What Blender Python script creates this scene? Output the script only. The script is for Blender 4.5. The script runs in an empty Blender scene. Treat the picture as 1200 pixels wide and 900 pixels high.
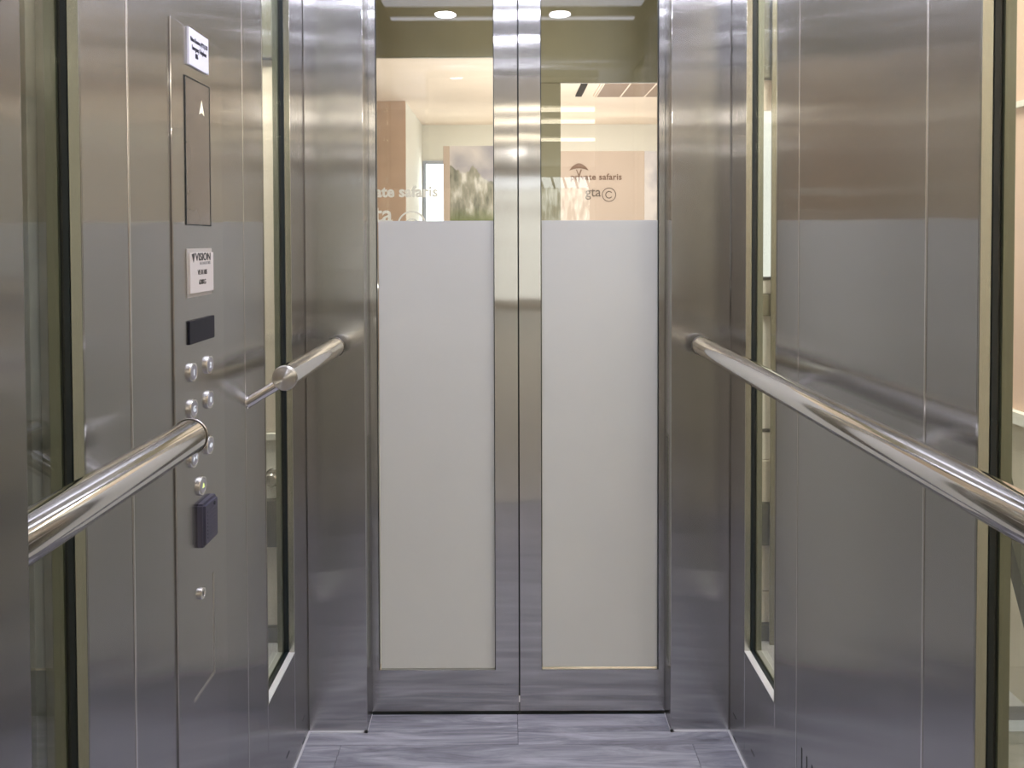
import bpy, bmesh, math, random
from mathutils import Vector, Matrix
R = math.radians
S = bpy.context.scene
C = S.collection

# ------------------------------------------------------------------ camera
cam = bpy.data.cameras.new('camera')
co = bpy.data.objects.new('camera', cam); C.objects.link(co)
cam.sensor_width = 36.0
cam.lens = 870.0 / 1200.0 * 36.0
cam.shift_x = 0.0060
cam.shift_y = -0.1233
cam.clip_start = 0.02; cam.clip_end = 100
co.matrix_world = (Matrix.Translation((-0.0305, 0.0, 1.2815)) @
                   Matrix.Rotation(math.pi / 2 - 0.0215, 4, 'X') @
                   Matrix.Rotation(-0.0032, 4, 'Z'))
S.camera = co

# ------------------------------------------------------------------ world, exposure
w = bpy.data.worlds.new('world'); S.world = w; w.use_nodes = True
bg = w.node_tree.nodes['Background']
bg.inputs[0].default_value = (0.90, 0.88, 0.84, 1); bg.inputs[1].default_value = 0.35
S.view_settings.view_transform = 'Standard'
S.view_settings.look = 'None'
S.view_settings.gamma = 1
S.view_settings.use_curve_mapping = False
S.view_settings.exposure = 0.24
S.cycles.max_bounces = 16
S.cycles.glossy_bounces = 10
S.cycles.transmission_bounces = 8
S.cycles.transparent_max_bounces = 16
S.cycles.sample_clamp_indirect = 6.0

COOL = (0.83, 0.84, 1.0)
WARM = (1.0, 0.84, 0.66)

def area(name, loc, rot, sx, sy, power, col):
    l = bpy.data.lights.new(name, 'AREA'); l.shape = 'RECTANGLE'
    l.size = sx; l.size_y = sy; l.energy = power; l.color = col
    o = bpy.data.objects.new(name, l); C.objects.link(o)
    o.location = loc; o.rotation_euler = rot
    return o

# unseen fill lights added for the lobby in front, the landing behind and the shaft
area('lobby_fill_near', (1.5, 4.2, 2.66), (0.35, 0, 0), 1.6, 0.8, 120, (1.0, 0.96, 0.91))  # added fill, out of view, tilted towards the far end of the lobby
area('lobby_ceiling_fill', (0.6, 6.3, 0.9), (math.pi, 0, 0), 2.0, 0.5, 54, (1.0, 0.97, 0.94))  # added fill hidden behind the door film, brightens the lobby ceiling from below
area('far_wall_fill', (0.7, 8.6, 2.0), (math.pi, 0, 0), 2.6, 0.3, 9, (1.0, 0.93, 0.86))  # added fill hidden behind the partition, lifts far wall and ceiling
for x_, y_ in ((1.7, -2.2), (-1.7, -2.2), (1.7, -4.9), (-1.7, -4.9)):  # added point fills without fittings, brighten the landing for the steel to reflect
    pl = bpy.data.lights.new('landing_fill', 'POINT'); pl.energy = 20; pl.color = (1.0, 0.94, 0.88); pl.shadow_soft_size = 0.05
    po = bpy.data.objects.new('landing_fill', pl); C.objects.link(po); po.location = (x_, y_, 2.35)
area('shaft_fill_right', (1.0, 1.35, 2.6), (0, 0, 0), 0.4, 1.2, 40, (1.0, 0.93, 0.85))  # added fill, brightens the walls outside the right windows
area('shaft_fill_left', (-1.0, 1.95, 2.6), (0, 0, 0), 0.5, 0.5, 36, (1.0, 0.95, 0.88))  # added fill, brightens the cladding outside the left far window

# ------------------------------------------------------------------ materials
def mat(name):
    m = bpy.data.materials.new(name); m.use_nodes = True
    nt = m.node_tree
    return m, nt, nt.nodes, nt.links, nt.nodes['Principled BSDF']

def plain(name, col, rough=0.5, metal=0.0, noise=0.0, nscale=20.0, emit=None, es=0.0, spec=0.5):
    m, nt, N, L, B = mat(name)
    B.inputs['Base Color'].default_value = (*col, 1)
    B.inputs['Roughness'].default_value = rough
    B.inputs['Metallic'].default_value = metal
    B.inputs['Specular IOR Level'].default_value = spec
    if noise:
        tc = N.new('ShaderNodeTexCoord'); n = N.new('ShaderNodeTexNoise')
        n.inputs['Scale'].default_value = nscale; n.inputs['Detail'].default_value = 5
        L.new(tc.outputs['Object'], n.inputs['Vector'])
        r = N.new('ShaderNodeValToRGB')
        r.color_ramp.elements[0].position = 0.3; r.color_ramp.elements[1].position = 0.7
        r.color_ramp.elements[0].color = (*[c * (1 - noise) for c in col], 1)
        r.color_ramp.elements[1].color = (*[min(1, c * (1 + noise)) for c in col], 1)
        L.new(n.outputs['Fac'], r.inputs['Fac']); L.new(r.outputs['Color'], B.inputs['Base Color'])
    if emit:
        B.inputs['Emission Color'].default_value = (*emit, 1)
        B.inputs['Emission Strength'].default_value = es
    return m

def brushed(name, col, rough=0.17, aniso=0.70, wave=0.002, broad=0.15, grain=0.06):
    """No. 4 brushed stainless steel, grain along Z: reflections smeared sideways, crisp up and down;
    a second broader lobe, slight oil-canning of the sheet"""
    m, nt, N, L, B = mat(name); N.remove(B)
    g = N.new('ShaderNodeNewGeometry')
    cr = N.new('ShaderNodeVectorMath'); cr.operation = 'CROSS_PRODUCT'
    L.new(g.outputs['True Normal'], cr.inputs[0]); cr.inputs[1].default_value = (0, 0.0005, 1)
    nn = N.new('ShaderNodeVectorMath'); nn.operation = 'NORMALIZE'
    L.new(cr.outputs[0], nn.inputs[0])
    oi = N.new('ShaderNodeObjectInfo'); tc = N.new('ShaderNodeTexCoord')
    ad = N.new('ShaderNodeVectorMath'); ad.operation = 'ADD'
    ml = N.new('ShaderNodeMath'); ml.operation = 'MULTIPLY'; ml.inputs[1].default_value = 37.0
    L.new(oi.outputs['Random'], ml.inputs[0])
    L.new(tc.outputs['Object'], ad.inputs[0]); L.new(ml.outputs[0], ad.inputs[1])
    wv = N.new('ShaderNodeTexNoise'); wv.inputs['Scale'].default_value = 2.6; wv.inputs['Detail'].default_value = 1.0
    L.new(ad.outputs[0], wv.inputs['Vector'])
    bp = N.new('ShaderNodeBump'); bp.inputs['Strength'].default_value = 1; bp.inputs['Distance'].default_value = wave
    rp = N.new('ShaderNodeMapping'); rp.inputs['Scale'].default_value = (1.5, 1.5, 11)
    L.new(ad.outputs[0], rp.inputs['Vector'])
    rn = N.new('ShaderNodeTexNoise'); rn.inputs['Scale'].default_value = 1.0; rn.inputs['Detail'].default_value = 2
    L.new(rp.outputs['Vector'], rn.inputs['Vector'])
    ma = N.new('ShaderNodeMath'); ma.operation = 'MULTIPLY_ADD'; ma.inputs[1].default_value = 0.10
    L.new(rn.outputs['Fac'], ma.inputs[0]); L.new(wv.outputs['Fac'], ma.inputs[2]); L.new(ma.outputs[0], bp.inputs['Height'])
    mp = N.new('ShaderNodeMapping'); mp.inputs['Scale'].default_value = (900, 900, 6)
    L.new(tc.outputs['Object'], mp.inputs['Vector'])
    gr = N.new('ShaderNodeTexNoise'); gr.inputs['Scale'].default_value = 1; gr.inputs['Detail'].default_value = 3
    L.new(mp.outputs['Vector'], gr.inputs['Vector'])
    mx = N.new('ShaderNodeMix'); mx.data_type = 'RGBA'
    mx.inputs['A'].default_value = (*[c * (1 - grain) for c in col], 1)
    mx.inputs['B'].default_value = (*[min(1, c * (1 + grain)) for c in col], 1)
    L.new(gr.outputs['Fac'], mx.inputs['Factor'])
    lobes = []
    for r_, a_ in ((rough, aniso), (0.40, 0.35)):
        k = N.new('ShaderNodeBsdfAnisotropic'); k.distribution = 'MULTI_GGX'
        k.inputs['Roughness'].default_value = r_; k.inputs['Anisotropy'].default_value = -a_
        L.new(mx.outputs['Result'], k.inputs['Color']); L.new(bp.outputs['Normal'], k.inputs['Normal'])
        L.new(nn.outputs[0], k.inputs['Tangent']); lobes.append(k)
    ms = N.new('ShaderNodeMixShader'); ms.inputs[0].default_value = broad
    L.new(lobes[0].outputs[0], ms.inputs[1]); L.new(lobes[1].outputs[0], ms.inputs[2])
    L.new(ms.outputs[0], N['Material Output'].inputs['Surface'])
    return m

def glass(name, tint, refl=1.0, rough=0.0, ior=1.5):
    m, nt, N, L, B = mat(name)
    N.remove(B)
    tr = N.new('ShaderNodeBsdfTransparent'); tr.inputs['Color'].default_value = (*tint, 1)
    gl = N.new('ShaderNodeBsdfGlossy'); gl.inputs['Roughness'].default_value = rough
    gl.inputs['Color'].default_value = (refl, refl, refl, 1)
    fr = N.new('ShaderNodeFresnel')
    ge = N.new('ShaderNodeNewGeometry'); mr = N.new('ShaderNodeMapRange')   # same reflectance from both faces (no refraction here)
    mr.inputs['To Min'].default_value = ior; mr.inputs['To Max'].default_value = 1 / ior
    L.new(ge.outputs['Backfacing'], mr.inputs['Value']); L.new(mr.outputs['Result'], fr.inputs['IOR'])
    mx = N.new('ShaderNodeMixShader')
    L.new(fr.outputs[0], mx.inputs[0]); L.new(tr.outputs[0], mx.inputs[1]); L.new(gl.outputs[0], mx.inputs[2])
    L.new(mx.outputs[0], N['Material Output'].inputs['Surface'])
    return m

def emitter(name, col, s):
    m, nt, N, L, B = mat(name); N.remove(B)
    e = N.new('ShaderNodeEmission'); e.inputs[0].default_value = (*col, 1); e.inputs[1].default_value = s
    L.new(e.outputs[0], N['Material Output'].inputs['Surface'])
    return m

def film_mat():
    m, nt, N, L, B = mat('frosted_film'); N.remove(B)
    tc = N.new('ShaderNodeTexCoord'); n = N.new('ShaderNodeTexNoise')
    n.inputs['Scale'].default_value = 5; n.inputs['Detail'].default_value = 6
    L.new(tc.outputs['Object'], n.inputs['Vector'])
    r = N.new('ShaderNodeValToRGB')
    r.color_ramp.elements[0].color = (0.80, 0.81, 0.81, 1); r.color_ramp.elements[1].color = (0.86, 0.865, 0.86, 1)
    L.new(n.outputs['Fac'], r.inputs['Fac'])
    d = N.new('ShaderNodeBsdfDiffuse'); t = N.new('ShaderNodeBsdfTranslucent')
    L.new(r.outputs['Color'], d.inputs['Color']); L.new(r.outputs['Color'], t.inputs['Color'])
    mx = N.new('ShaderNodeMixShader'); mx.inputs[0].default_value = 0.62
    L.new(d.outputs[0], mx.inputs[1]); L.new(t.outputs[0], mx.inputs[2])
    g = N.new('ShaderNodeBsdfGlossy'); g.inputs['Roughness'].default_value = 0.32
    fr = N.new('ShaderNodeFresnel'); fr.inputs['IOR'].default_value = 1.45
    ge = N.new('ShaderNodeNewGeometry'); mr = N.new('ShaderNodeMapRange')
    mr.inputs['To Min'].default_value = 1.45; mr.inputs['To Max'].default_value = 1 / 1.45
    L.new(ge.outputs['Backfacing'], mr.inputs['Value']); L.new(mr.outputs['Result'], fr.inputs['IOR'])
    m2 = N.new('ShaderNodeMixShader')
    L.new(fr.outputs[0], m2.inputs[0]); L.new(mx.outputs[0], m2.inputs[1]); L.new(g.outputs[0], m2.inputs[2])
    L.new(m2.outputs[0], N['Material Output'].inputs['Surface'])
    return m

def tile_mat(name, a, b, c):
    """blue-grey vinyl tile with sideways wood / travertine veins"""
    m, nt, N, L, B = mat(name)
    tc = N.new('ShaderNodeTexCoord'); oi = N.new('ShaderNodeObjectInfo')
    ad = N.new('ShaderNodeVectorMath'); ad.operation = 'ADD'
    ml = N.new('ShaderNodeMath'); ml.operation = 'MULTIPLY'; ml.inputs[1].default_value = 23.0
    L.new(oi.outputs['Random'], ml.inputs[0]); L.new(tc.outputs['Object'], ad.inputs[0]); L.new(ml.outputs[0], ad.inputs[1])
    mp = N.new('ShaderNodeMapping'); mp.inputs['Scale'].default_value = (2.2, 22, 1)
    L.new(ad.outputs[0], mp.inputs['Vector'])
    n = N.new('ShaderNodeTexNoise'); n.inputs['Scale'].default_value = 1.2; n.inputs['Detail'].default_value = 9
    n.inputs['Roughness'].default_value = 0.68; n.inputs['Distortion'].default_value = 1.1
    L.new(mp.outputs['Vector'], n.inputs['Vector'])
    r = N.new('ShaderNodeValToRGB')
    e = r.color_ramp.elements
    e[0].position = 0.30; e[0].color = (*a, 1); e[1].position = 0.68; e[1].color = (*c, 1)
    k = e.new(0.48); k.color = (*b, 1)
    L.new(n.outputs['Fac'], r.inputs['Fac']); L.new(r.outputs['Color'], B.inputs['Base Color'])
    B.inputs['Roughness'].default_value = 0.42
    bp = N.new('ShaderNodeBump'); bp.inputs['Strength'].default_value = 0.3; bp.inputs['Distance'].default_value = 0.002
    L.new(n.outputs['Fac'], bp.inputs['Height']); L.new(bp.outputs['Normal'], B.inputs['Normal'])
    return m

def mural_mat():
    """printed landscape: pale mauve sky over grey-olive cliffs with greenery at the foot"""
    m, nt, N, L, B = mat('mural_print')
    tc = N.new('ShaderNodeTexCoord'); sp = N.new('ShaderNodeSeparateXYZ')
    L.new(tc.outputs['Object'], sp.inputs[0])
    mp = N.new('ShaderNodeMapping'); mp.inputs['Scale'].default_value = (2.2, 1, 0.5)
    L.new(tc.outputs['Object'], mp.inputs['Vector'])
    rn = N.new('ShaderNodeTexNoise'); rn.inputs['Scale'].default_value = 2.0; rn.inputs['Detail'].default_value = 4
    L.new(mp.outputs['Vector'], rn.inputs['Vector'])
    def math_(op, a, b):
        k = N.new('ShaderNodeMath'); k.operation = op
        for i, v in enumerate((a, b)):
            if isinstance(v, (int, float)): k.inputs[i].default_value = v
            else: L.new(v, k.inputs[i])
        return k.outputs[0]
    # ridge height falls to the right: z_ridge = 2.12 - 0.28*(x+0.63) + noise
    ridge = math_('ADD', math_('MULTIPLY', sp.outputs['X'], -0.42), math_('ADD', math_('MULTIPLY', rn.outputs['Fac'], 0.55), 1.57))
    under = math_('SUBTRACT', ridge, sp.outputs['Z'])
    mask = N.new('ShaderNodeMapRange'); mask.inputs['From Min'].default_value = -0.01; mask.inputs['From Max'].default_value = 0.01
    L.new(under, mask.inputs['Value'])
    sky = N.new('ShaderNodeTexNoise'); sky.inputs['Scale'].default_value = 2.3; sky.inputs['Detail'].default_value = 3
    L.new(tc.outputs['Object'], sky.inputs['Vector'])
    sr = N.new('ShaderNodeValToRGB')
    sr.color_ramp.elements[0].position = 0.38; sr.color_ramp.elements[0].color = (0.40, 0.38, 0.43, 1)
    sr.color_ramp.elements[1].position = 0.6; sr.color_ramp.elements[1].color = (0.72, 0.66, 0.64, 1)
    L.new(sky.outputs['Fac'], sr.inputs['Fac'])
    m3 = N.new('ShaderNodeMapping'); m3.inputs['Scale'].default_value = (9, 1, 3.2); m3.inputs['Rotation'].default_value = (0, 0.5, 0)
    L.new(tc.outputs['Object'], m3.inputs['Vector'])
    rk = N.new('ShaderNodeTexNoise'); rk.inputs['Scale'].default_value = 1.3; rk.inputs['Detail'].default_value = 8
    L.new(m3.outputs['Vector'], rk.inputs['Vector'])
    rr = N.new('ShaderNodeValToRGB'); e = rr.color_ramp.elements
    e[0].position = 0.34; e[0].color = (0.16, 0.17, 0.13, 1); e[1].position = 0.66; e[1].color = (0.85, 0.82, 0.76, 1)
    k = e.new(0.5); k.color = (0.42, 0.40, 0.33, 1)
    L.new(rk.outputs['Fac'], rr.inputs['Fac'])
    gm = N.new('ShaderNodeMapRange'); gm.inputs['From Min'].default_value = 1.66; gm.inputs['From Max'].default_value = 1.50
    L.new(sp.outputs['Z'], gm.inputs['Value'])
    gx = N.new('ShaderNodeMix'); gx.data_type = 'RGBA'; gx.inputs['B'].default_value = (0.16, 0.20, 0.06, 1)
    L.new(gm.outputs['Result'], gx.inputs['Factor']); L.new(rr.outputs['Color'], gx.inputs['A'])
    mx = N.new('ShaderNodeMix'); mx.data_type = 'RGBA'
    L.new(mask.outputs['Result'], mx.inputs['Factor']); L.new(sr.outputs['Color'], mx.inputs['A']); L.new(gx.outputs['Result'], mx.inputs['B'])
    L.new(mx.outputs['Result'], B.inputs['Base Color']); B.inputs['Roughness'].default_value = 0.5
    return m

M = {}
M['steel'] = brushed('brushed_steel', (0.53, 0.525, 0.515), 0.135, 0.82, 0.0022)
M['steel_door'] = brushed('brushed_steel_door', (0.57, 0.565, 0.55), 0.135, 0.82, 0.0012)
M['steel_fine'] = brushed('fine_steel', (0.56, 0.55, 0.535), 0.135, 0.82, 0.0016)
M['trim'] = brushed('trim_steel', (0.50, 0.50, 0.44), 0.2, 0.4, 0.0001)
M['edge'] = plain('polished_edge', (0.80, 0.78, 0.74), 0.22, 1)
M['chrome'] = plain('polished_tube', (0.80, 0.78, 0.76), 0.085, 1)
M['satin'] = plain('satin_cap', (0.66, 0.63, 0.58), 0.3, 1)
M['sill'] = plain('sill_alu', (0.80, 0.80, 0.82), 0.35, 0.25)
M['gasket'] = plain('black_gasket', (0.010, 0.017, 0.020), 0.35)
M['outer'] = plain('outer_frame', (0.20, 0.21, 0.155), 0.45, 0.3)
M['glass'] = glass('window_glass', (0.94, 0.965, 0.92))
M['dglass'] = glass('door_glass', (0.95, 0.965, 0.94), 1.0, 0.0, 1.5)
M['film'] = film_mat()
M['tile'] = tile_mat('floor_tile', (0.13, 0.13, 0.16), (0.30, 0.30, 0.355), (0.54, 0.54, 0.61))
M['grout'] = plain('grout', (0.16, 0.16, 0.19), 0.8)
M['bead'] = plain('silicone_bead', (0.72, 0.72, 0.76), 0.4)
M['dark'] = plain('dark_void', (0.012, 0.012, 0.014), 0.7)
M['black'] = plain('black_acrylic', (0.012, 0.012, 0.020), 0.3, spec=0.15)
M['reader'] = plain('reader_plastic', (0.075, 0.072, 0.105), 0.42)
M['reader_line'] = plain('reader_groove', (0.010, 0.010, 0.016), 0.5)
M['notice'] = plain('notice_white', (0.86, 0.86, 0.95), 0.35)
M['ink'] = plain('black_ink', (0.02, 0.02, 0.035), 0.6)
M['plate'] = plain('plate_satin', (0.60, 0.56, 0.51), 0.42, 0.35)
M['plateink'] = plain('plate_ink', (0.05, 0.045, 0.04), 0.5)
M['greyink'] = plain('plate_ink_grey', (0.34, 0.32, 0.29), 0.5)
M['lens'] = plain('display_lens', (0.30, 0.265, 0.225), 0.25, 0.6, 0.12, 9, spec=0.9)
M['arrow'] = emitter('lit_arrow', (1.0, 0.93, 0.75), 1.3)
M['button'] = plain('button_face', (0.50, 0.49, 0.54), 0.4, 0.7)
M['legend'] = emitter('lit_legend', (0.90, 0.93, 1.0), 0.8)
M['legend_y'] = emitter('lit_legend_yellow', (0.85, 1.0, 0.35), 0.95)
M['cablamp'] = emitter('cool_downlight', COOL, 100.0)
M['ledline'] = emitter('led_line', COOL, 3.5)
M['diffuser'] = emitter('luminous_ceiling_panel', COOL, 2.6)
M['warmtube'] = emitter('warm_tube', (1.0, 0.88, 0.68), 8.0)
M['downl'] = emitter('downlight', (0.93, 0.94, 1.0), 14.0)
M['daylight'] = emitter('daylight_window', (0.95, 0.98, 1.0), 5.0)
M['daysoft'] = emitter('daylight_soft', (1.0, 0.99, 0.96), 1.05)
M['ceil'] = plain('lobby_ceiling', (0.84, 0.70, 0.58), 0.8, 0, 0.03, 2)
M['cream'] = plain('cream_wall', (0.84, 0.83, 0.77), 0.7, 0, 0.02, 3)
M['creamtile'] = plain('cream_stone', (0.66, 0.61, 0.51), 0.35, 0, 0.12, 6)
M['olivedark'] = plain('olive_cladding', (0.11, 0.105, 0.070), 0.5, 0, 0.1, 6)
M['landwall'] = plain('landing_wall', (0.66, 0.60, 0.53), 0.65, 0, 0.03, 3)
M['landceil'] = plain('landing_ceiling', (0.74, 0.70, 0.64), 0.8, 0, 0.03, 2)
M['pink'] = plain('pink_wall', (0.78, 0.56, 0.45), 0.65, 0, 0.03, 3)
M['brown'] = plain('tan_wood', (0.52, 0.36, 0.26), 0.5, 0, 0.08, 5)
M['beige'] = plain('beige_sign_panel', (0.58, 0.46, 0.38), 0.5, 0, 0.03, 2)
M['olive'] = plain('olive_header', (0.27, 0.245, 0.155), 0.35, 0, 0.08, 4)
M['olive2'] = plain('olive_metal', (0.20, 0.19, 0.13), 0.35, 0.2, 0.2, 300)
M['green'] = plain('dark_green_panel', (0.06, 0.065, 0.045), 0.3, 0, 0.1, 8)
M['lobbyfloor'] = plain('lobby_floor', (0.40, 0.40, 0.41), 0.3, 0, 0.1, 4)
M['darkfloor'] = plain('landing_floor', (0.52, 0.50, 0.475), 0.4, 0, 0.1, 4)
M['sign_ink'] = plain('sign_brown', (0.22, 0.13, 0.09), 0.6)
M['sign_grey'] = plain('sign_grey', (0.16, 0.12, 0.10), 0.6)
M['vinyl'] = plain('white_vinyl', (0.98, 0.98, 0.98), 0.6)
M['mural'] = mural_mat()
M['grille'] = plain('grille_brown', (0.34, 0.25, 0.19), 0.6)
M['shaftdark'] = plain('shaft_wall', (0.045, 0.047, 0.050), 0.7, 0, 0.2, 5)
M['shaftgrey'] = plain('shaft_bracket', (0.22, 0.22, 0.19), 0.5, 0.2, 0.2, 10)
M['leaf'] = plain('garden_leaf', (0.10, 0.20, 0.06), 0.6, 0, 0.5, 8)

# ------------------------------------------------------------------ helpers
def bm_obj(name, bm, m, parent=None, kind=None):
    me = bpy.data.meshes.new(name); bm.normal_update(); bm.to_mesh(me); bm.free()
    if m: me.materials.append(M[m])
    o = bpy.data.objects.new(name, me); C.objects.link(o)
    if parent:
        o.parent = parent
        o.matrix_parent_inverse = parent_world(parent).inverted()
    if kind: o['kind'] = kind
    return o

def parent_world(p):
    if p.parent: return parent_world(p.parent) @ p.matrix_parent_inverse @ p.matrix_basis
    return p.matrix_basis.copy()

def add_box(bm, a, b):
    x0, x1 = sorted((a[0], b[0])); y0, y1 = sorted((a[1], b[1])); z0, z1 = sorted((a[2], b[2]))
    v = [bm.verts.new(p) for p in ((x0,y0,z0),(x1,y0,z0),(x1,y1,z0),(x0,y1,z0),(x0,y0,z1),(x1,y0,z1),(x1,y1,z1),(x0,y1,z1))]
    for f in ((0,3,2,1),(4,5,6,7),(0,1,5,4),(1,2,6,5),(2,3,7,6),(3,0,4,7)):
        bm.faces.new([v[i] for i in f])
    return v

def box(name, a, b, m, parent=None, bev=0.0, kind=None, seg=2):
    bm = bmesh.new(); add_box(bm, a, b)
    if bev: bmesh.ops.bevel(bm, geom=bm.edges[:], offset=bev, segments=seg, affect='EDGES', profile=0.5)
    o = bm_obj(name, bm, m, parent, kind)
    return o

def prism(name, pts, n, depth, m, parent=None, origin=None, bev=0.0):
    """extrude 3-D polygon pts along vector n*depth"""
    bm = bmesh.new(); n = Vector(n) * depth
    f = bm.faces.new([bm.verts.new(p) for p in pts])
    r = bmesh.ops.extrude_face_region(bm, geom=[f])
    bmesh.ops.translate(bm, vec=n, verts=[v for v in r['geom'] if isinstance(v, bmesh.types.BMVert)])
    bmesh.ops.recalc_face_normals(bm, faces=bm.faces[:])
    if bev: bmesh.ops.bevel(bm, geom=bm.edges[:], offset=bev, segments=2, affect='EDGES')
    return bm_obj(name, bm, m, parent)

def lathe(bm, prof, origin, axis, n=32):
    """prof = [(r, t)] turned about axis from origin"""
    axis = Vector(axis).normalized()
    u = axis.orthogonal().normalized(); v = axis.cross(u)
    rings = []
    for r, t in prof:
        c = Vector(origin) + axis * t
        if r < 1e-6: rings.append([bm.verts.new(c)])
        else: rings.append([bm.verts.new(c + (u * math.cos(2*math.pi*i/n) + v * math.sin(2*math.pi*i/n)) * r) for i in range(n)])
    for a, b in zip(rings, rings[1:]):
        for i in range(n):
            j = (i + 1) % n
            if len(a) == 1 and len(b) == 1: continue
            if len(a) == 1: f = bm.faces.new((a[0], b[j], b[i]))
            elif len(b) == 1: f = bm.faces.new((a[i], a[j], b[0]))
            else: f = bm.faces.new((a[i], a[j], b[j], b[i]))
            f.smooth = True
    bmesh.ops.recalc_face_normals(bm, faces=bm.faces[:])

def turned(name, prof, origin, axis, m, parent=None, n=32):
    bm = bmesh.new(); lathe(bm, prof, origin, axis, n)
    o = bm_obj(name, bm, m, parent)
    try: o.data.set_sharp_from_angle(angle=R(35))
    except Exception: pass
    return o

def empty(name, loc=(0, 0, 0), label=None, cat=None, kind=None, group=None):
    o = bpy.data.objects.new(name, None); C.objects.link(o); o.location = loc
    o.empty_display_size = 0.05
    tag(o, label, cat, kind, group)
    return o

def tag(o, label=None, cat=None, kind=None, group=None):
    if label: o['label'] = label
    if cat: o['category'] = cat
    if kind: o['kind'] = kind
    if group: o['group'] = group
    return o

def text(name, s, org, size, face, m, parent=None, depth=0.0003, align='LEFT', bold=0.0, sx=1.0, spacing=1.0):
    """face 'x': on the left wall facing +X; 'y': facing the camera (-Y)"""
    cu = bpy.data.curves.new(name, 'FONT'); cu.body = s; cu.size = size; cu.extrude = depth
    cu.align_x = align; cu.offset = bold; cu.space_character = spacing; cu.resolution_u = 4
    t = bpy.data.objects.new(name, cu); C.objects.link(t)
    dg = bpy.context.evaluated_depsgraph_get(); dg.update()
    me = bpy.data.meshes.new_from_object(t.evaluated_get(dg))
    bpy.data.objects.remove(t); bpy.data.curves.remove(cu)
    if face == 'x': mt = Matrix(((0,0,1,org[0]),(sx,0,0,org[1]),(0,1,0,org[2]),(0,0,0,1)))
    else: mt = Matrix(((sx,0,0,org[0]),(0,0,-1,org[1]),(0,1,0,org[2]),(0,0,0,1)))
    me.transform(mt)
    me.materials.clear(); me.materials.append(M[m])
    o = bpy.data.objects.new(name, me); C.objects.link(o)
    if parent:
        o.parent = parent; o.matrix_parent_inverse = parent_world(parent).inverted()
    return o

# ------------------------------------------------------------------ dimensions (metres; camera stands at y = 0)
HW = 0.55; D = 1.9156; DD = 1.9916; NR = 0.5700; CH = 2.20
Y_N1 = 0.9098; Y_J0 = 1.0252; Y_J1 = 1.472; Y_W0 = 1.5913; Y_W1 = 1.7941
SILL = 0.2791; WTOP = 2.08

# ------------------------------------------------------------------ floor
fl = empty('floor', kind='structure')
box('subfloor', (-0.60, 0.35, -0.05), (0.60, DD + 0.05, -0.003), 'grout', fl)
g = 0.0006
def tile(x0, x1, y0, y1):
    if x1 - x0 < 0.01: return
    box('floor_tile', (x0 + g, y0 + g, -0.004), (x1 - g, y1 - g, 0.0), 'tile', fl, 0.0008, seg=1)
tile(-0.3995, -0.003, D, DD - 0.004); tile(-0.003, 0.3995, D, DD - 0.004)
tile(-HW, -0.003, 1.865, D); tile(-0.003, HW, 1.865, D)
yb = 1.865; k = 0
while yb > 0.60:
    ya = max(yb - 0.305, 0.37)
    xs = [-HW, -0.455, 0.4415, HW] if k % 2 == 0 else [-HW, -0.003, HW]
    for a, b in zip(xs, xs[1:]): tile(a, b, ya, yb)
    yb = ya; k += 1

# white silicone beads where the metal meets the floor
def bead(name, pts, r=0.0028):
    bm = bmesh.new()
    for (xa, ya), (xb, yb_) in zip(pts, pts[1:]):
        add_box(bm, (min(xa, xb) - r, min(ya, yb_) - r, -0.002), (max(xa, xb) + r, max(ya, yb_) + r, 0.0035))
    return bm_obj(name, bm, 'bead', None, 'structure')
bead('trim_1', [(-HW + .002, 0.60), (-HW + .002, D - .002)])
bead('trim_2', [(-HW + .002, D - .002), (-0.402, D - .002), (-0.398, D - .002), (-0.398, DD - .008)], 0.0022)
bead('trim_3', [(HW - .002, 0.60), (HW - .002, D - .002)])
bead('trim_4', [(HW - .002, D - .002), (0.402, D - .002), (0.398, D - .002), (0.398, DD - .008)], 0.0022)

# ------------------------------------------------------------------ side walls
def side(s, name):
    """s = -1 left, +1 right"""
    X = s * HW
    wall = empty(name, kind='structure')
    def pan(y0, y1, z0, z1, m='steel', b=0.0016):
        return box('panel', (X, y0 + 0.0012, z0), (X + s * 0.014, y1 - 0.0012, z1), m, wall, b)
    solid = [(Y_N1, Y_J0), (Y_J0, Y_J1), (Y_J1, Y_W0), (Y_W1, D + 0.01)]
    for y0, y1 in solid:
        pan(y0, y1, 0.001, CH)
        box('backing', (X + s * 0.0145, y0 + .001, 0.0), (X + s * 0.036, y1 - .001, CH), 'dark', wall)
    box('joint_strip', (X - s * 0.0012, Y_J0 - 0.0022, 0.002), (X + s * 0.001, Y_J0 + 0.0022, CH), 'edge', wall, 0.0009)
    box('joint_strip', (X - s * 0.0004, Y_J1 - 0.0009, 0.002), (X + s * 0.001, Y_J1 + 0.0009, CH), 'edge', wall, 0.0003)
    for y0, y1 in ((NR - 0.02, Y_N1), (Y_W0, Y_W1)):
        pan(y0, y1, 0.001, SILL - 0.0015)
        pan(y0, y1, WTOP + 0.0015, CH)
        box('backing', (X + s * 0.0145, y0 + .001, 0.0), (X + s * 0.036, y1 - .001, SILL - 0.004), 'dark', wall)
        box('backing', (X + s * 0.0145, y0 + .001, WTOP + 0.004), (X + s * 0.036, y1 - .001, CH), 'dark', wall)
    return wall

wl = side(-1, 'wall_left')
wr = side(1, 'wall_right')

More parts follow.
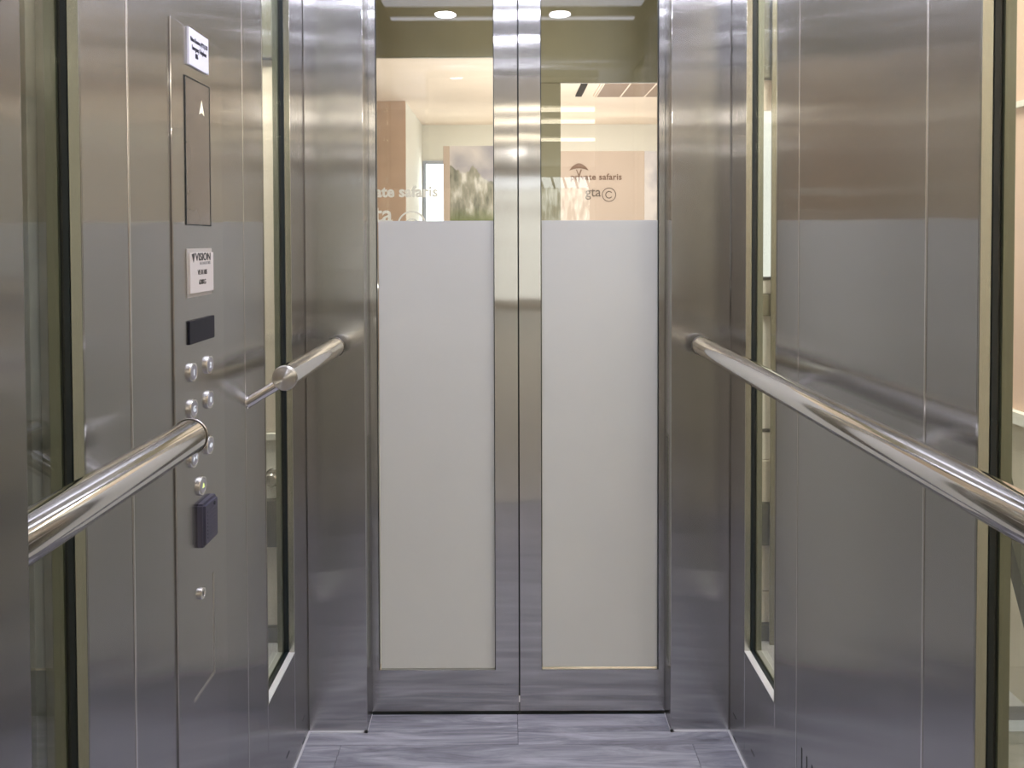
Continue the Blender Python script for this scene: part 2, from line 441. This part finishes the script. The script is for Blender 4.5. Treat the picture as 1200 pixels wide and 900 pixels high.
def window(n, s, y0, y1):
    X = s * HW
    W = empty('window_%d' % n, kind='structure')
    def ring(name, o0, o1, ins, th, m, bev=0.0):
        """four bars round the opening between outward depths o0..o1, inset ins from the opening, thickness th"""
        a0, a1, c0, c1 = y0 + ins, y1 - ins, SILL + ins, WTOP - ins
        for q, (p, r) in enumerate((((a0, c0), (a0 + th, c1)), ((a1 - th, c0), (a1, c1)),
                     ((a0 + th, c0), (a1 - th, c0 + th)), ((a0 + th, c1 - th), (a1 - th, c1)))):
            box(name if q != 2 or m != 'trim' else 'sill', (X + s * o0, p[0], p[1]), (X + s * o1, r[0], r[1]), 'sill' if q == 2 and m == 'trim' else m, W, bev)
    ring('frame', -0.0012, 0.0135, -0.0005, 0.0030, 'trim', 0.0008)
    ring('gasket', 0.0137, 0.0205, 0.0, 0.0040, 'gasket')
    ring('outer_frame', 0.0265, 0.040, 0.0, 0.0040, 'outer')
    box('glass_pane', (X + s * 0.0206, y0 + 0.0005, SILL + 0.0005), (X + s * 0.0264, y1 - 0.0005, WTOP - 0.0005), 'glass', W)
    return W
window(1, -1, NR - 0.02, Y_N1)
window(2, -1, Y_W0, Y_W1)
window(3, 1, Y_W0, Y_W1)
window(4, 1, NR - 0.02, Y_N1)

# ventilation slots low on both walls
def slots(s, wall):
    X = s * HW
    bm = bmesh.new()
    for yy in (1.72, 1.856):
        for zz in (0.068, 0.008):
            add_box(bm, (X - s * 0.0004, yy, zz), (X + s * 0.001, yy + 0.024, zz + 0.004))
    if s > 0:
        for k in range(7):
            yy = 1.441 - 0.0245 * k
            add_box(bm, (X - s * 0.0004, yy, 0.18), (X + s * 0.001, yy + 0.004, 0.282))
    bm_obj('vent_slots', bm, 'dark', wall, 'stuff')
slots(-1, wl); slots(1, wr)

# ------------------------------------------------------------------ front returns and jambs
wf = empty('wall_front', kind='structure')
for s in (-1, 1):
    box('return_panel', (s * 0.3965, D, 0.001), (s * 0.549, DD - 0.006, CH), 'steel', wf, 0.0018)
    # light curtain strip set in the jamb face
    lc = box('light_curtain', (s * 0.3952, 1.938, 0.17), (s * 0.3967, 1.966, 0.77), 'trim', wf, 0.0005)
    bm = bmesh.new()
    for k in range(66):
        for r_ in range(3):
            y = 1.9405 + r_ * 0.0085 + (k % 2) * 0.003; z = 0.176 + k * 0.009
            add_box(bm, (s * 0.3949, y, z), (s * 0.3955, y + 0.0042, z + 0.0042))
    bm_obj('curtain_holes', bm, 'dark', wf, 'stuff')
box('header', (-0.3965, D, 2.07), (0.3965, DD - 0.006, CH), 'steel', wf, 0.0018)

# near returns: the camera looks in through the opposite doorway
wb = empty('wall_back', kind='structure')
for s in (-1, 1):
    box('return_panel', (s * 0.40, 0.42, 0.001), (s * 0.549, NR, CH), 'steel', wb, 0.0018)
box('header', (-0.40, 0.42, 2.07), (0.40, NR, CH), 'steel', wb, 0.0018)

# ------------------------------------------------------------------ car doors
def cardoor(n, x0, x1, g0, g1, f0, f1):
    d = empty('door_%d' % n, kind='structure')
    Y0, Y1 = DD, DD + 0.03
    zb, zt = 0.1195, 2.02
    e = 0.0
    bm = bmesh.new()                                 # one folded sheet-metal frame round the opening
    xs = (x0, g0, g1, x1); zs = (0.006, zb, zt, 2.10)
    vg = {(i, j): bm.verts.new((xs[i], Y0, zs[j])) for i in range(4) for j in range(4)}
    fs = [bm.faces.new((vg[i, j], vg[i + 1, j], vg[i + 1, j + 1], vg[i, j + 1])) for i in range(3) for j in range(3) if (i, j) != (1, 1)]
    r = bmesh.ops.extrude_face_region(bm, geom=fs)
    bmesh.ops.translate(bm, vec=(0, Y1 - Y0, 0), verts=[v for v in r['geom'] if isinstance(v, bmesh.types.BMVert)])
    bmesh.ops.recalc_face_normals(bm, faces=bm.faces[:])
    bmesh.ops.bevel(bm, geom=[e for e in bm.edges if len(e.link_faces) == 2 and e.calc_face_angle() > 0.5], offset=0.0009, segments=2, affect='EDGES')
    bm_obj('frame', bm, 'steel_door', d)
    for gx in (g0, g1):
        sg = 1 if gx == g0 else -1
        box('gasket', (gx + sg * .0002, Y0 + 0.003, zb), (gx + sg * 0.0022, Y0 + 0.0090, zt), 'gasket', d)
    box('glass_pane', (g0 + .0005, Y0 + 0.0095, zb + .0003), (g1 - .0005, Y0 + 0.0175, zt - .0003), 'dglass', d)
    fm = box('frosted_film', (f0, Y0 + 0.0082, 0.1198 if n == 1 else 0.1225), (f1, Y0 + 0.0092, 1.3385), 'film', d)
    return d
cardoor(1, -0.445, 0.0010, -0.3785, -0.0612, -0.3735, -0.0614)
cardoor(2, 0.0048, 0.450, 0.0629, 0.3805, 0.0662, 0.3788)
box('trim_9', (-0.004, DD + 0.0305, 0.03), (0.010, DD + 0.034, 2.10), 'gasket', None, kind='structure')  # added dark strip behind the door seam, stops lobby light leaking through
box('trim_5', (-0.55, DD - 0.003, -0.012), (0.55, DD + 0.05, -0.001), 'gasket', None, kind='structure')

# ------------------------------------------------------------------ car ceiling with its lamps
ce = empty('ceiling', kind='structure')
box('ceiling_panel', (-0.55, 0.42, CH), (0.55, DD + .05, CH + 0.03), 'steel_fine', ce)
box('led_line', (-0.50, 0.925, CH - 0.004), (0.50, 0.95, CH - 0.0005), 'ledline', ce)
box('diffuser', (-0.50, 1.10, CH - 0.003), (0.50, 1.88, CH - 0.0005), 'diffuser', ce)
for x_, y_ in ((0.19, 1.01), (-0.27, 1.01), (0.19, 1.50), (-0.27, 1.50), (-0.04, 0.62), (-0.04, 1.22)):
    q = turned('downlight', [(0.0, 0.0), (0.042, 0.0), (0.042, 0.006), (0, 0.006)], (x_, y_, CH - 0.006), (0, 0, 1), 'cablamp', ce, 24)
    turned('bezel', [(0.0425, -0.002), (0.052, 0.0), (0.052, 0.0058), (0.0425, 0.0058)], (x_, y_, CH - 0.006), (0, 0, 1), 'edge', ce, 24)

# ------------------------------------------------------------------ handrails
RR = 0.0236; RX = 0.4660; RZ = 1.0150
def rail(label, s, ya, yb, caps, brackets, group=None):
    h = empty('handrail', (s * RX, (ya + yb) / 2, RZ), label, 'handrail')
    prof = [(RR, 0), (RR, yb - ya)]
    turned('tube', [(RR, 0.0008), (RR, (yb - ya) - 0.0008)], (s * RX, ya, RZ), (0, 1, 0), 'chrome', h, 48)
    for at, dr in caps:
        # slightly domed turned end cap
        turned('end_cap', [(RR + .0012, 0), (RR + .0012, 0.003), (RR - 0.0010, 0.0055), (0.012, 0.0075), (0, 0.0085)],
               (s * RX, at - dr * 0.004, RZ), (0, dr, 0), 'capsteel', h, 48)
    for yb_ in brackets:
        a = Vector((s * HW, yb_, RZ - 0.0545)); b = Vector((s * (RX + 0.006), yb_, RZ - 0.008))
        ax = b - a
        br = turned('bracket', [(0.0108, -0.004), (0.0108, ax.length)], a, ax, 'chrome', h, 28)
        turned('rosette', [(0.0, 0.0), (0.0135, 0.0), (0.0135, 0.0016), (0.0105, 0.0026)], (s * (HW - 0.0001), yb_, RZ - 0.0545), (-s, 0, 0), 'chrome', br, 28)
    return h

def cap_mat():
    """turned cap: circular grain round the cap's centre, so highlights form a cross"""
    m, nt, N, L, B = mat('turned_cap'); N.remove(B)
    tc = N.new('ShaderNodeTexCoord')
    sb = N.new('ShaderNodeVectorMath'); sb.operation = 'SUBTRACT'; sb.inputs[1].default_value = (0.5, 0.5, 0.5)
    cr = N.new('ShaderNodeVectorMath'); cr.operation = 'CROSS_PRODUCT'; cr.inputs[1].default_value = (0, 1, 0)
    nn = N.new('ShaderNodeVectorMath'); nn.operation = 'NORMALIZE'
    L.new(tc.outputs['Generated'], sb.inputs[0]); L.new(sb.outputs[0], cr.inputs[0]); L.new(cr.outputs[0], nn.inputs[0])
    k = N.new('ShaderNodeBsdfAnisotropic'); k.inputs['Color'].default_value = (0.74, 0.71, 0.66, 1)
    k.inputs['Roughness'].default_value = 0.34; k.inputs['Anisotropy'].default_value = 0.75
    L.new(nn.outputs[0], k.inputs['Tangent'])
    L.new(k.outputs[0], N['Material Output'].inputs['Surface'])
    return m
M['capsteel'] = cap_mat()
rail('short polished steel handrail with round end cap, left wall beside the doors', -1, 1.452, 1.886, [(1.452, -1), (1.886, 1)], [1.4855])
rail('polished steel handrail on the left wall running towards the camera below the control panel', -1, NR - 0.002, 1.019, [(1.019, 1)], [0.975])
rail('long polished steel handrail along the whole right wall', 1, NR - 0.002, 1.886, [(1.886, 1)], [0.72, 1.08, 1.53])

# ------------------------------------------------------------------ control panel on the left wall
XL = -HW; PF = XL + 0.0030
cp = empty('control_panel', (XL, 1.252, 0.02), 'tall brushed steel control panel with round buttons and notices on the left wall', 'control panel')
box('face_plate', (XL + 0.0002, 1.1530, 0.02), (PF, 1.3560, 1.632), 'steel_fine', cp, 0.0009)
P = PF
# notice
nt_ = box('notice_plate', (P, 1.2105, 1.5715), (P + 0.004, 1.2900, 1.6320), 'notice', cp, 0.0004)
nt_['label'] = 'small white notice with black lettering at the top'
nx = P + 0.0042
text('lettering', 'Vision Elevators (PTY) LTD', (nx, 1.2505, 1.6115), 0.0100, 'x', 'ink', nt_, align='CENTER', bold=0.0002, sx=0.62)
text('lettering', 'Emergency Telephone', (nx, 1.2505, 1.5985), 0.0105, 'x', 'ink', nt_, align='CENTER', bold=0.0002, sx=0.62)
text('lettering', '086', (nx, 1.2400, 1.5865), 0.0115, 'x', 'ink', nt_, align='CENTER', bold=0.0003, sx=0.62)
# display
dp = box('display', (P - 0.0005, 1.2010, 1.3120), (P + 0.0009, 1.2975, 1.5500), 'lens', cp, 0.0004)
dp['label'] = 'bronze tinted display window with lit up arrow'
bm = bmesh.new()
add_box(bm, (P + .0002, 1.1990, 1.3100), (P + .0014, 1.2012, 1.5520)); add_box(bm, (P + .0002, 1.2973, 1.3100), (P + .0014, 1.2995, 1.5520))
add_box(bm, (P + .0002, 1.2012, 1.3100), (P + .0014, 1.2973, 1.3118)); add_box(bm, (P + .0002, 1.2012, 1.5502), (P + .0014, 1.2973, 1.5520))
bm_obj('display_rim', bm, 'gasket', dp)
ay, az = 1.2650, 1.5070
prism('arrow', [(P + .0010, ay - .010, az - 0.009), (P + .0010, ay, az - 0.005), (P + .0010, ay + .010, az - 0.009), (P + .0010, ay, az + 0.0150)], (1, 0, 0), 0.0003, 'arrow', dp)
# capacity plate
pb = box('maker_plate', (P, 1.1990, 1.1920), (P + 0.0020, 1.2990, 1.2720), 'plate', cp, 0.0005)
pb['label'] = 'framed satin maker plate with dark lettering'
M['platecard'] = plain('plate_card', (0.78, 0.72, 0.66), 0.45, 0.1)
pcx = box('plate_card', (P + 0.0021, 1.2025, 1.1985), (P + 0.0050, 1.2980, 1.2650), 'platecard', pb, 0.0003)
px_ = P + 0.0052
text('lettering', 'VISION', (px_, 1.2230, 1.2520), 0.0180, 'x', 'plateink', pb, bold=0.0003, sx=1.10)
prism('emblem', [(px_, 1.2080, 1.2630), (px_, 1.2205, 1.2645), (px_, 1.2165, 1.2515), (px_, 1.2150, 1.2490), (px_, 1.2120, 1.2560)], (1, 0, 0), 0.0003, 'plateink', pb)
text('lettering', 'ELEVATORS', (px_, 1.2400, 1.2450), 0.0070, 'x', 'greyink', pb, sx=1.2)
text('lettering', 'VE 01105', (px_, 1.2505, 1.2285), 0.0115, 'x', 'plateink', pb, align='CENTER', bold=0.0002, sx=0.85)
text('lettering', '630KG', (px_, 1.2505, 1.2120), 0.0115, 'x', 'plateink', pb, align='CENTER', bold=0.0002, sx=0.85)
# black lamp window
bl = box('lamp_window', (P, 1.2010, 1.1150), (P + 0.0035, 1.3050, 1.1545), 'black', cp, 0.0015)
bl['label'] = 'blank black rectangular window'

def ring_text(y, z, s, m, par, sz=0.0135):
    text('legend', s, (P + 0.0051, y, z - sz * 0.36), sz, 'x', m, par, align='CENTER', bold=0.0002)
def bell(y, z, m, par):
    pts = [(-.0048, -.003), (-.0030, -.0012), (-.0026, .0022), (0, .0052), (.0026, .0022), (.0030, -.0012), (.0048, -.003)]
    prism('legend', [(P + 0.0051, y + a, z + b) for a, b in pts], (1, 0, 0), 0.0003, m, par)
BT = [(1.2185, 1.0667, '1', 'legend'), (1.2860, 1.0682, '2', 'legend'), (1.2185, 1.0059, 'G', 'legend'), (1.2860, 1.0070, '0', 'legend'),
      (1.2190, 0.9235, '>|<', 'legend'), (1.2840, 0.9269, '<>', 'legend'), (1.2500, 0.8666, 'bell', 'legend_y')]
for y, z, ch, lm in BT:
    y -= 0.0055; z = z + (1.2815 - z) * 0.012
    b = turned('call_button', [(0.0162, 0.0), (0.0162, 0.0034), (0.0152, 0.0046), (0.0128, 0.0048), (0.0122, 0.0042)], (P, y, z), (1, 0, 0), 'edge', cp, 36)
    turned('button_face', [(0.0122, 0.0036), (0.0118, 0.0048), (0.0, 0.0050)], (P, y, z), (1, 0, 0), 'button', b, 36)
    if ch == 'bell': bell(y, z, lm, b); b['label'] = 'alarm button with yellow lit bell'
    elif ch == '<>':
        for q in (-1, 1):
            prism('legend', [(P + .0051, y + q * .0012, z + .0045), (P + .0051, y + q * .0012, z - .0045), (P + .0051, y + q * .0065, z)], (1, 0, 0), 0.0003, lm, b)
    elif ch == '>|<':
        for q in (-1, 1):
            prism('legend', [(P + .0051, y + q * .0065, z + .0045), (P + .0051, y + q * .0065, z - .0045), (P + .0051, y + q * .0012, z)], (1, 0, 0), 0.0003, lm, b)
    else: ring_text(y, z, ch, lm, b)

# card reader: chamfered dark box with ribs
def reader():
    y0, y1, z0, z1 = 1.2299, 1.2890, 0.7700, 0.8440
    bm = bmesh.new(); add_box(bm, (P, y0, z0), (P + 0.0125, y1, z1))
    bmesh.ops.bevel(bm, geom=[e for e in bm.edges if all(v.co.x > P + 0.012 for v in e.verts)], offset=0.0045, segments=2, affect='EDGES')
    bmesh.ops.bevel(bm, geom=[e for e in bm.edges if abs(e.verts[0].co.x - e.verts[1].co.x) > 0.006], offset=0.003, segments=2, affect='EDGES')
    o = bm_obj('card_reader', bm, 'reader', cp)
    o['label'] = 'chamfered charcoal plastic card reader box with ribbed face'
    for k in range(8):
        z = z0 + 0.013 + k * 0.0062
        box('rib', (P + 0.0126, y0 + 0.010, z), (P + 0.0136, y1 - 0.010, z + 0.0032), 'reader', o, 0.0004, seg=1)
    turned('status_lamp', [(0.0035, 0), (0.003, 0.0014), (0, 0.0016)], (P + 0.0126, y1 - 0.018, z1 - 0.0105), (1, 0, 0), 'reader_line', o, 16)
reader()
ks = turned('key_switch', [(0.0100, 0.0), (0.0100, 0.0040), (0.0090, 0.0050), (0.0060, 0.0050), (0.0056, 0.0042), (0, 0.0042)], (P, 1.2400, 0.6906), (1, 0, 0), 'edge', cp, 32)
box('keyway', (P + 0.0042, 1.2392, 0.6865), (P + 0.0048, 1.2408, 0.6947), 'dark', ks)
# service flap: fine raised lip on its far side and foot
bm = bmesh.new()
add_box(bm, (P, 1.2925, 0.5255), (P + 0.0012, 1.2936, 0.7010)); add_box(bm, (P, 1.2955, 0.5225), (P + 0.0012, 1.2964, 0.7010))
add_box(bm, (P, 1.2110, 0.5250), (P + 0.0012, 1.2930, 0.5262)); add_box(bm, (P, 1.2110, 0.5218), (P + 0.0012, 1.2960, 0.5228))
bm_obj('service_flap', bm, 'edge', cp)
box('flap_gap', (P, 1.2937, 0.523), (P + 0.0004, 1.2954, 0.701), 'dark', cp)

# ------------------------------------------------------------------ lobby in front of the lift
LC = 2.712
lf = box('floor_lobby', (-3.6, DD + 0.055, -0.06), (3.6, 10, -0.02), 'lobbyfloor', None, kind='structure')
lc_ = empty('ceiling_lobby', kind='structure')
box('ceiling_board', (-3.0, 2.55, LC), (3.5, 9.3, LC + 0.08), 'ceil', lc_)
box('wall_lobby_far', (-1.30, 9.10, -0.02), (3.5, 9.2, LC), 'cream', None, kind='structure')
box('wall_lobby_left', (-1.12, 7.60, -0.02), (-1.046, 9.0995, LC - .001), 'cream', None, kind='structure')
box('wall_lobby_side', (-3.0, 7.56, -0.02), (-1.046, 7.599, LC - .001), 'brown', None, kind='structure')
box('wall_lobby_right', (3.5, 2.5, -0.02), (3.6, 9.2, LC), 'landwall', None, kind='structure')
box('wall_lobby_west', (-3.1, 2.5, -0.02), (-3.0, 7.56, LC), 'landwall', None, kind='structure')
# far window
w5 = empty('window_5', kind='structure')
M['bluegrey'] = plain('window_frame_grey', (0.42, 0.46, 0.55), 0.5)
for a, b in (((-1.040, 9.06, 0.1), (-1.0, 9.099, 2.27)), ((-0.62, 9.06, 0.1), (-0.58, 9.099, 2.27)), ((-1.0, 9.06, 2.23), (-0.62, 9.099, 2.27))):
    box('frame', a, b, 'bluegrey', w5)
box('glass_pane', (-1.0, 9.075, 0.1), (-0.62, 9.095, 2.23), 'daylight', w5)

# partition with murals and the sign
pt = empty('display_partition', (0.4, 8.05, -0.02), 'tan partition wall with landscape murals and shop lettering, beyond the doors', 'partition')
box('edge_post', (-0.700, 7.99, -0.02), (-0.630, 8.12, 2.312), 'beige', pt, 0.004)
mu = box('mural_panel', (-0.630, 8.0, -0.02), (0.15, 8.10, 2.312), 'mural', pt)
mu['label'] = 'printed mural of grey cliffs under a mauve sky'
sg = box('sign_panel', (0.151, 7.995, -0.02), (1.462, 8.10, 2.252), 'beige', pt, 0.002)
mu2 = box('mural_panel', (1.463, 8.0, -0.02), (2.2, 8.10, 2.252), 'mural', pt)
text('lettering', 'private safaris', (0.665, 7.990, 1.945), 0.092, 'y', 'sign_ink', sg, depth=0.003, bold=0.001, sx=1.02, spacing=1.05)
text('lettering', 'gta', (0.825, 7.990, 1.765), 0.150, 'y', 'sign_grey', sg, depth=0.003, bold=0.0005, sx=0.95)
def ringmesh(name, cx, cz, y, r0, r1, m, par, a0=0.0, a1=2*math.pi, n=40):
    bm = bmesh.new(); vs = []
    for i in range(n + 1):
        a = a0 + (a1 - a0) * i / n
        vs.append([bm.verts.new((cx + r * math.cos(a), yy, cz + r * math.sin(a))) for r, yy in ((r0, y), (r1, y), (r1, y + .004), (r0, y + .004))])
    for p_, q_ in zip(vs, vs[1:]):
        for i in range(4): bm.faces.new((p_[i], p_[(i+1) % 4], q_[(i+1) % 4], q_[i]))
    bmesh.ops.recalc_face_normals(bm, faces=bm.faces[:])
    return bm_obj(name, bm, m, par)
ringmesh('emblem_ring', 1.080, 1.783, 7.988, 0.068, 0.076, 'sign_grey', sg)
ringmesh('emblem_ring', 1.080, 1.783, 7.988, 0.030, 0.040, 'sign_grey', sg, R(35), R(325))
# umbrella tree emblem
pts = [(0.655 + 0.205 * t, 2.045 + 0.075 * math.sin(math.pi * t) ** 0.8) for t in [i / 14 for i in range(15)]]
pts += [(0.655 + 0.205 * (1 - t), 2.045 + 0.022 * math.sin(math.pi * t)) for t in [i / 8 for i in range(1, 8)]]
prism('tree_emblem', [(x, 7.992, z) for x, z in pts], (0, -1, 0), 0.004, 'sign_ink', sg)
prism('tree_trunk', [(0.752, 7.992, 1.91), (0.762, 7.992, 1.91), (0.768, 7.992, 1.99), (0.79, 7.992, 2.055), (0.775, 7.992, 2.055), (0.757, 7.992, 2.0), (0.735, 7.992, 2.055), (0.725, 7.992, 2.055), (0.75, 7.992, 1.99)], (0, -1, 0), 0.003, 'sign_ink', sg)

# clear screen with white lettering
gs = empty('glass_screen', (-0.9, 5.3, -0.02), 'clear glass screen with white lettering, seen through the left door pane', 'glass screen')
M['glassclear'] = glass('screen_glass', (0.97, 0.975, 0.97))
box('glass_pane', (-1.9, 5.30, -0.02), (-0.055, 5.312, LC - 0.001), 'glassclear', gs)
text('lettering', 'private safaris', (-1.135, 5.297, 1.605), 0.108, 'y', 'vinyl', gs, depth=0.001, bold=0.0040, spacing=1.03)
text('lettering', 'gta', (-1.045, 5.297, 1.425), 0.175, 'y', 'vinyl', gs, depth=0.001, bold=0.003)
ringmesh('emblem_ring', -0.700, 1.400, 5.294, 0.092, 0.104, 'vinyl', gs)
ringmesh('emblem_ring', -0.700, 1.400, 5.294, 0.040, 0.052, 'vinyl', gs, R(35), R(325))

# ceiling vent and slots
cv = empty('ceiling_vent', (1.45, 7.0, LC), 'long brown grille in the lobby ceiling, seen high in the right door pane', 'vent')
box('frame', (0.83, 6.68, LC - 0.012), (2.3, 7.32, LC - 0.001), 'ceil', cv)
bm = bmesh.new()
for i in range(16): add_box(bm, (0.85, 6.70 + i * 0.038, LC - 0.020), (2.28, 6.718 + i * 0.038, LC - 0.012))
bm_obj('slats', bm, 'grille', cv, 'stuff')
bm = bmesh.new()
for i in range(7): add_box(bm, (0.85 + i * 0.235, 6.69, LC - 0.022), (0.862 + i * 0.235, 7.31, LC - 0.0125))
bm_obj('cross_bars', bm, 'ceil', cv)
tag(box('ceiling_slot', (0.655, 6.75, LC - 0.014), (0.715, 7.30, LC - 0.0005), 'dark'), 'narrow black slot in the lobby ceiling left of the brown grille', 'light slot')

# landing portal: olive header stepping down to the right, with an olive post
pf = empty('door_frame_landing', kind='structure')
box('header', (-0.62, 3.00, 2.024), (0.10, 3.02, 3.0), 'olive', pf, 0.002)
box('header', (0.1015, 3.00, 1.920), (0.62, 3.02, 3.0), 'olive', pf, 0.002)
box('post', (0.1015, 3.00, -0.02), (0.192, 3.02, 1.919), 'olive', pf, 0.002)

# landing cladding outside the far side windows
def clad(s, bands, name):
    W = empty(name, kind='structure')
    xa, xb = (-1.42, -0.62) if s < 0 else (0.60, 1.42)
    for z0, z1, m, dy in bands:
        box('cladding', (xa, 2.40 - dy, z0 + .001), (xb, 2.46, z1 - .001), m, W, 0.002)
    return W
M['pinkpale'] = plain('pale_pink_wall', (0.80, 0.70, 0.60), 0.6, 0, 0.03, 3)
clad(-1, [(1.87, 3.0, 'olivedark', 0.02), (0.665, 1.87, 'pinkpale', 0), (0.64, 0.665, 'cream', .012), (0.447, 0.64, 'cream', 0), (0.295, 0.447, 'green', .02),
          (0.03, 0.295, 'creamtile', 0), (-0.02, 0.03, 'green', .015)], 'wall_landing_left')
clad(1, [(1.80, 3.0, 'olivedark', 0.02), (1.70, 1.80, 'pinkpale', 0), (1.165, 1.70, 'daysoft', 0), (1.155, 1.165, 'dark', .004), (1.11, 1.155, 'cream', 0),
         (1.04, 1.11, 'olive2', .02), (0.67, 1.04, 'cream', 0), (0.66, 0.67, 'dark', .003), (0.57, 0.66, 'cream', 0), (0.434, 0.57, 'creamtile', 0.01),
         (0.295, 0.434, 'green', .02), (0.14, 0.295, 'creamtile', 0), (0.034, 0.139, 'creamtile', 0), (-0.02, 0.034, 'green', .015)], 'wall_landing_right')
box('trim_6', (0.8145, 2.362, -0.02), (0.839, 2.370, 3.0), 'olive2', None, 0.002, kind='structure')
# round stand-off fixing seen through the left far window
kx, kz = -0.785, 0.520
so = empty('standoff_knob', (kx, 2.40, kz), 'round steel stand-off knob outside the left window beside the doors', 'fitting')
turned('base', [(0.0, 0.0), (0.030, 0.0), (0.030, 0.006), (0.026, 0.009)], (kx, 2.3995, kz), (0, -1, 0), 'edge', so)
turned('knob', [(0.012, 0.006), (0.012, 0.028), (0.020, 0.030), (0.022, 0.040), (0.018, 0.046), (0, 0.047)], (kx, 2.3995, kz), (0, -1, 0), 'edge', so)

# shaft surroundings
box('wall_shaft_right', (1.42, -0.4, 0.80), (1.50, 2.46, 3.0), 'pink', None, kind='structure')
box('wall_shaft_right_base', (1.42, -0.4, -0.02), (1.50, 2.46, 0.765), 'creamtile', None, kind='structure')
box('trim_7', (1.395, -0.4, 0.766), (1.50, 2.395, 0.799), 'cream', None, kind='structure')
box('trim_8', (1.409, -0.4, 1.655), (1.4195, 2.395, 1.672), 'cream', None, kind='structure')
box('wall_shaft_left', (-1.50, -0.4, -0.02), (-1.42, 2.46, 3.0), 'shaftdark', None, kind='structure')
box('floor_shaft', (-1.5, -0.4, -0.10), (1.5, 2.0, -0.06), 'shaftgrey', None, kind='structure')
prism('shaft_strut', [(1.10, 1.86, 1.05), (1.10, 1.90, 1.05), (1.10, 1.40, 0.0), (1.10, 1.36, 0.0)], (1, 0, 0), 0.04, 'green')
tag(bpy.data.objects['shaft_strut'], 'dark green slanting strut outside the right window nearest the camera', 'strut')
br_ = empty('guide_bracket', (1.05, 1.5, -0.06), 'grey steel bracket low outside the right window nearest the camera', 'bracket')
box('base_plate', (0.80, 1.25, -0.06), (1.08, 1.75, -0.03), 'shaftgrey', br_, 0.004)
box('upright', (0.94, 1.45, -0.03), (1.06, 1.49, 0.22), 'shaftgrey', br_, 0.004)
box('arm', (0.82, 1.38, 0.2205), (1.08, 1.50, 0.25), 'shaftgrey', br_, 0.004)
gr_ = empty('guide_rail', (-0.95, 1.35, -0.06), 'pale steel guide rail outside the left window nearest the camera', 'guide rail')
box('flange', (-1.17, 1.75, -0.06), (-1.155, 1.83, 3.0), 'shaftgrey', gr_, 0.002)
box('blade', (-1.154, 1.785, -0.06), (-1.11, 1.795, 3.0), 'shaftgrey', gr_, 0.002)

# ------------------------------------------------------------------ landing behind the camera (seen only in reflections)
LBZ = 2.70
box('floor_landing', (-2.5, -10.1, -0.06), (3.0, 0.348, -0.003), 'darkfloor', None, kind='structure')
clb = empty('ceiling_landing', kind='structure')
box('ceiling_board', (-2.5, -10.1, LBZ), (3.0, 0.35, LBZ + 0.08), 'landceil', clb)
box('wall_landing_west', (-2.6, -10.1, -0.003), (-2.5, -0.42, LBZ), 'landwall', None, kind='structure')
box('wall_landing_east', (3.0, -10.1, -0.003), (3.1, -0.42, LBZ), 'landwall', None, kind='structure')
box('wall_landing_rear', (-2.5, -10.2, -0.003), (3.0, -10.1, LBZ), 'landwall', None, kind='structure')
for s in (-1, 1):
    box('wall_landing_near', (s * 0.56, 0.26, -0.003), (s * 2.5, 0.36, LBZ - .001), 'landwall', None, kind='structure')
for yy in (-3.84, -4.62, -6.15):
    for xa, xb in ((-2.4, -1.55), (-0.1, 1.2), (1.7, 2.6)):
        box('light_tube', (xa, yy - 0.02, LBZ - 0.05), (xb, yy + 0.02, LBZ - 0.01), 'warmtube', clb)
for x_, y_ in ((0.318, -0.67), (0.36, -1.70), (-0.45, -2.4)):
    turned('downlight', [(0.0, 0.0), (0.055, 0.0), (0.055, 0.008), (0, 0.008)], (x_, y_, LBZ - 0.008), (0, 0, 1), 'downl', clb, 24)
def garden():
    m, nt, N, L, B = mat('daylight_garden'); N.remove(B)
    tc = N.new('ShaderNodeTexCoord'); mp = N.new('ShaderNodeMapping'); mp.inputs['Scale'].default_value = (7, 1, 2)
    L.new(tc.outputs['Object'], mp.inputs['Vector'])
    n = N.new('ShaderNodeTexNoise'); n.inputs['Scale'].default_value = 1.5; n.inputs['Detail'].default_value = 6
    L.new(mp.outputs['Vector'], n.inputs['Vector'])
    r = N.new('ShaderNodeValToRGB'); e = r.color_ramp.elements
    e[0].position = 0.40; e[0].color = (0.21, 0.20, 0.165, 1); e[1].position = 0.62; e[1].color = (0.95, 0.95, 0.88, 1)
    L.new(n.outputs['Fac'], r.inputs['Fac'])
    em = N.new('ShaderNodeEmission'); em.inputs[1].default_value = 5.0
    L.new(r.outputs['Color'], em.inputs[0]); L.new(em.outputs[0], N['Material Output'].inputs['Surface'])
    return m
M['garden'] = garden()
w6 = empty('window_6', kind='structure')
box('glass_pane', (-0.2, -10.097, 2.30), (1.56, -10.085, 2.50), 'daylight', w6)
box('glass_pane', (-0.2, -10.097, 0.2), (1.56, -10.085, 2.298), 'garden', w6)
for i in range(9):
    x = -0.22 + i * 0.22
    prism('mullion', [(x, -10.08, 2.28), (x + .04, -10.08, 2.28), (x - .03, -10.08, 2.52), (x - .07, -10.08, 2.52)], (0, 1, 0), 0.05, 'bluegrey', w6)
